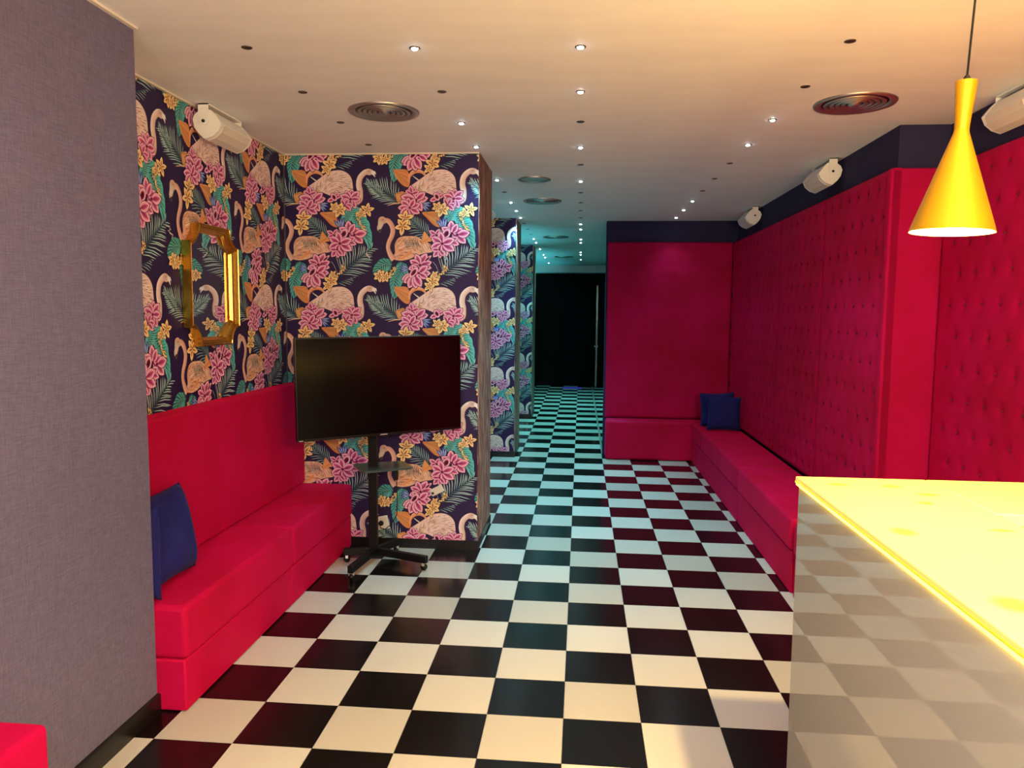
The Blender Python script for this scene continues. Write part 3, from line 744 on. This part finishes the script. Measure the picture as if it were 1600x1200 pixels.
gold_mirror()

# ------------------------------------------------------------------ corridor mirror wall
t = root('mirror_wall', (.31, 5.8, 0), 'tall tinted mirror lining the right side of the dark corridor', 'mirror')
for k in range(4):
    y0 = k*1.6; link('mirror_panel', boxes('mirror_panel', [(.002, .024, y0-.14 if k == 0 else y0+.003, y0+1.6-.003, .0, H)]), m_tint, t)
link('edge_strip', boxes('edge_strip', [(-.012, .002, 4.2, 4.215, .35, 2.05)]), m_teal_rim, t)
link('door_knob', lathe('door_knob', [(0, .03), (.012, .028), (.016, .02), (.008, .008), (.008, 0)], 16), m_steel, t, loc=(.0, 4.5, 1.02), rot=(0, -PI/2, 0))
t = root('light_strip', (0, 13.3, 0), 'small violet light strip on the floor at the end of the corridor', 'light')
link('housing', boxes('housing', [(-.33, .1, 0, .05, 0, .02)]), m_base, t); link('diffuser', boxes('diffuser', [(-.32, .09, -.004, 0, .003, .017)]), m_purple, t)

# ------------------------------------------------------------------ speakers
def speaker(side, loc, label, grp):
    """side +1: grille faces +x (left wall); -1: mirrored. local origin at bracket top on the ceiling, axis along +y"""
    t = root('speaker', loc, label, 'speaker', grp)
    S = lambda P: [(side*x, z) for x, z in P]
    cs = [(-.061, .011-.085), (-.05, .035-.085), (-.025, .053-.085), (.033, .056-.085), (.058, .03-.085), (.088, -.01-.085), (.072, -.045-.085), (.04, -.072-.085), (-.001, -.086-.085), (-.03, -.06-.085), (-.052, -.03-.085)]
    inner = [(x*.97, (z+.085)*.97-.085) for x, z in cs]
    link('end_cap', prism('end_cap', S(cs), 0, .03, bev=.003), m_spk, t)
    link('end_cap', prism('end_cap', S(cs), .33, .36, bev=.003), m_spk, t)
    link('cabinet', prism('cabinet', S(inner), .03, .33), m_spk, t)
    gr = [(.083, -.012-.085), (.088, -.016-.085), (.074, -.048-.085), (.043, -.075-.085), (.004, -.088-.085), (-.004, -.083-.085), (.03, -.06-.085)]
    link('grille', prism('grille', S(gr), .032, .328), m_grille, t)
    link('bracket', prism('bracket', S([(-.026, 0), (.026, 0), (.026, -.08), (.018, -.1), (0, -.108), (-.018, -.1), (-.026, -.08)]), -.006, -.001), m_spk, t)
    link('bracket', prism('bracket', S([(-.026, 0), (.026, 0), (.026, -.08), (.018, -.1), (0, -.108), (-.018, -.1), (-.026, -.08)]), .361, .366), m_spk, t)
    link('bracket_bar', boxes('bracket_bar', [(-.026, .026, -.006, .366, -.006, 0)]), m_spk, t)
    link('screw', lathe('screw', [(0, .004), (.008, .004), (.008, 0)], 14), m_screw, t, loc=(0, -.006, -.085), rot=(PI/2, 0, 0))
    return t
g = 'white speakers under the ceiling'
speaker(1, (-1.828, .86, H), 'white box speaker over the left alcove, above the gold-framed mirror', g)
speaker(-1, (1.645, 2.33, H), 'white speaker on the right, second from the camera, above the tufted wall', g)
speaker(-1, (1.645, 4.53, H), 'smallest white speaker above the far right corner of the tufted wall', g)
speaker(-1, (2.01-.05, .60, H), 'large cropped white speaker at the upper right edge of the picture', g)
speaker(1, (-.86, 4.0, H), 'white speaker mostly hidden behind the television pillar', g)

# ------------------------------------------------------------------ ceiling vents
def vent(x, y, r, label, plain=False):
    t = root('ceiling_vent', (x, y, H), label, 'vent', 'round metal ceiling vents')
    link('rim', lathe('rim', [(r, 0), (r, -.004), (r*.97, -.010), (r*.86, -.008), (r*.80, -.002), (r*.80, 0)], 56), m_steel, t)
    if plain:
        link('cover', lathe('cover', [(r*.8, -.002), (r*.4, -.006), (.001, -.007)], 56, cap1=True), m_steel, t); return
    link('throat', lathe('throat', [(r*.8, -.0005), (.001, -.0005)], 48), m_steeld, t)
    for k, q in enumerate((.74, .60, .46, .32)):
        link('cone_ring', lathe('cone_ring', [(r*q, -.004), (r*(q-.015), -.012), (r*(q-.12), -.004), (r*(q-.105), -.002)], 48), m_steel, t)
    link('centre_cap', lathe('centre_cap', [(r*.17, -.004), (r*.14, -.014), (.001, -.016)], 32, cap1=True), m_steel, t)
vent(-.973, 1.055, .18, 'round ringed metal ceiling vent above the alcove bench')
vent(1.328, 1.033, .188, 'round ringed metal ceiling vent near the hanging brass lamp')
vent(-.328, 3.03, .126, 'small pale plain round ceiling plate in front of the corridor', True)
vent(-.322, 4.14, .176, 'round steel ceiling vent at the mouth of the corridor')
vent(-.305, 7.34, .173, 'round steel ceiling vent part way down the corridor')
vent(-.278, 10.8, .17, 'last round ceiling vent deep in the corridor')

# ------------------------------------------------------------------ downlights
ring = lathe('ring', [(.021, 0), (.021, -.0025), (.016, -.004), (.0135, -.0015)], 24)
lens = lathe('lens', [(.0135, -.0015), (.006, -.0028), (.0005, -.003)], 20)
ring.materials.append(m_ring)
lens_on = lathe('lens_lit', [(.0130, -.001), (.012, -.005), (.008, -.008), (.0005, -.009)], 20); lens_on.materials.append(m_lens_on); lens.materials.append(m_lens_off)
rows = {'left': (-1.265, 'over the alcove bench', [.106, .70, 1.26, 1.80], []),
        'television': (-.615, 'in line with the right edge of the television', [.154, .73, 1.308, 1.886, 3.045, 3.626, 4.22, 4.78, 5.33, 5.84, 6.43, 7.01, 7.6, 8.15, 9.22, 10.38, 10.98, 12.5], [0, 2, 3, 4, 6, 7, 8, 12, 13, 14, 15, 16, 17]),
        'centre': (.022, 'down the middle of the ceiling', [.181, .768, 1.315, 1.936, 2.474, 3.126, 3.68, 4.25, 4.79, 5.337, 5.91, 6.43, 7.68, 8.15, 9.83, 10.37, 11.5], [0, 1, 3, 5, 10, 11, 12, 13, 14, 15, 16]),
        'right': (1.018, 'in the row beside the tufted wall', [.184, .749, 1.329, 1.914, 2.474, 3.054, 3.615, 4.18, 4.77, 5.356], [2, 3, 7, 8, 9])}
strong = {('television', 2): 1, ('television', 3): 1, ('right', 2): 1, ('centre', 5): 1, ('centre', 3): 1}
ordn = ['nearest', 'second', 'third', 'fourth', 'fifth', 'sixth', 'seventh', 'eighth', 'ninth', 'tenth', 'eleventh', 'twelfth', 'thirteenth', 'fourteenth', 'fifteenth', 'sixteenth', 'seventeenth', 'eighteenth']
for rn, (x, where, ys, on) in rows.items():
    for k, y in enumerate(ys):
        lit = k in on
        t = root('downlight', (x, y, H), f"{'lit' if lit else 'dark'} pinhole downlight, {ordn[k]} {'one' if k == 0 else 'from the camera'} {where}", 'downlight', 'pinhole ceiling downlights')
        link('ring', ring, None, t); link('lens', lens_on if lit else lens, None, t)
        if lit:
            deep = y > 5.6
            e = 66 if not deep else 60
            c = (.28, .86, 1.0) if not deep else (.16, .88, .86)
            if rn == 'right': c = (.70, .95, 1.0); e = 15 if y < 3 else 5
            if rn == 'television' and y < 2: e = 17
            if y < .9: e = 4; c = (.95, .97, 1)
            lamp('downlight_beam', 'SPOT', (x, y, H-.012), e, c, spot_size=math.radians(95 if not deep else 66), spot_blend=.8, shadow_soft_size=.02).parent = None

# ------------------------------------------------------------------ bar
t = root('bar_counter', (.728, -.392, 0), 'bar counter with a glowing yellow glass top and glossy cream front', 'bar counter')
BZ = 1.065
def bx(*b): return boxes('b', [b])
lx = lambda x: x-.728
ly = lambda y: y+.392
link('front_panel', bx(lx(.737), lx(.757), ly(-4.3), ly(-.404), 0, BZ-.026), m_barfront, t)
link('end_panel', bx(lx(.757), lx(1.93), ly(-.424), ly(-.404), 0, BZ-.026), m_barfront, t)
link('glass_top', rbox('glass_top', 0, lx(1.121), ly(-4.3), 0, BZ-.012, BZ, .003, 2), m_bartop, t)
link('glass_top', rbox('glass_top', lx(1.123), lx(1.93), ly(-.80), 0, BZ-.012, BZ, .003, 2), m_bartop, t)
link('glass_edge', boxes('ge', [(-.0005, lx(1.93), ly(-.3925), ly(-.3915), BZ-.02, BZ-.013), (-.0008, .004, ly(-4.3), 0, BZ-.016, BZ-.0125)]), m_edge, t)
link('light_box', boxes('lb', [(.012, lx(1.115), ly(-4.3), -.012, BZ-.024, BZ-.0165), (lx(1.12), lx(1.93), ly(-.79), -.012, BZ-.024, BZ-.0165)]), m_trim, t)
link('led_strip', boxes('ls', [(.0015, .0075, ly(-4.3), -.006, BZ-.026, BZ-.017)]), m_led, t)
link('inner_edge', boxes('ie', [(lx(1.14), lx(1.93), ly(-.806), ly(-.80), BZ-.03, BZ-.003)]), m_led, t)
link('work_top', boxes('wt', [(lx(1.14), lx(1.93), ly(-4.3), ly(-.81), .80, .84)]), m_brown, t)
link('inner_panel', boxes('ip', [(lx(1.10), lx(1.12), ly(-4.3), ly(-.80), 0, BZ-.026), (lx(1.12), lx(1.93), ly(-.80), ly(-.785), .84, BZ-.03)]), m_brown, t)

# ------------------------------------------------------------------ pendant lamp
PX, PY, PZb = .945, -.85, 1.779
t = root('pendant_lamp', (PX, PY, PZb), 'hanging brass cone lamp with a flared neck above the bar', 'pendant lamp')
t.rotation_euler = (math.radians(0), math.radians(2.2), 0)
sc = .0865
k_ = 1.07
def kl(P): return [(a_*k_, b_*k_) for a_, b_ in P]
link('shade', lathe('shade', kl([(.0885, 0), (.0855, .012), (.0165, .222), (.0152, .229)]), 64), m_brass, t)
link('shade_lining', lathe('shade_lining', kl([(.0885, 0), (.0868, .0005), (.0838, .012), (.0155, .222), (.001, .223)]), 64), m_brassin, t)
link('neck', lathe('neck', kl([(.0152, .229), (.0162, .25), (.0228, .334), (.0228, .3365), (.0205, .3365), (.001, .3345)]), 48), m_brass, t)
link('bulb', lathe('bulb', kl([(.001, .075), (.014, .08), (.021, .094), (.020, .11), (.011, .13), (.010, .15)]), 24), m_bulb, t)
link('cord', tube('cord', [(.0, 0, .358), (.001, 0, .6), (-.03, 0, H-PZb-.0)], .0028, 8), m_cord, t)
link('cord_grip', lathe('cord_grip', [(.008, .358), (.008, .368), (.004, .374)], 16), m_cord, t)
lamp('pendant_bulb', 'POINT', (PX-.002, PY, PZb+.062), 150, (1, .66, .23), shadow_soft_size=.022)
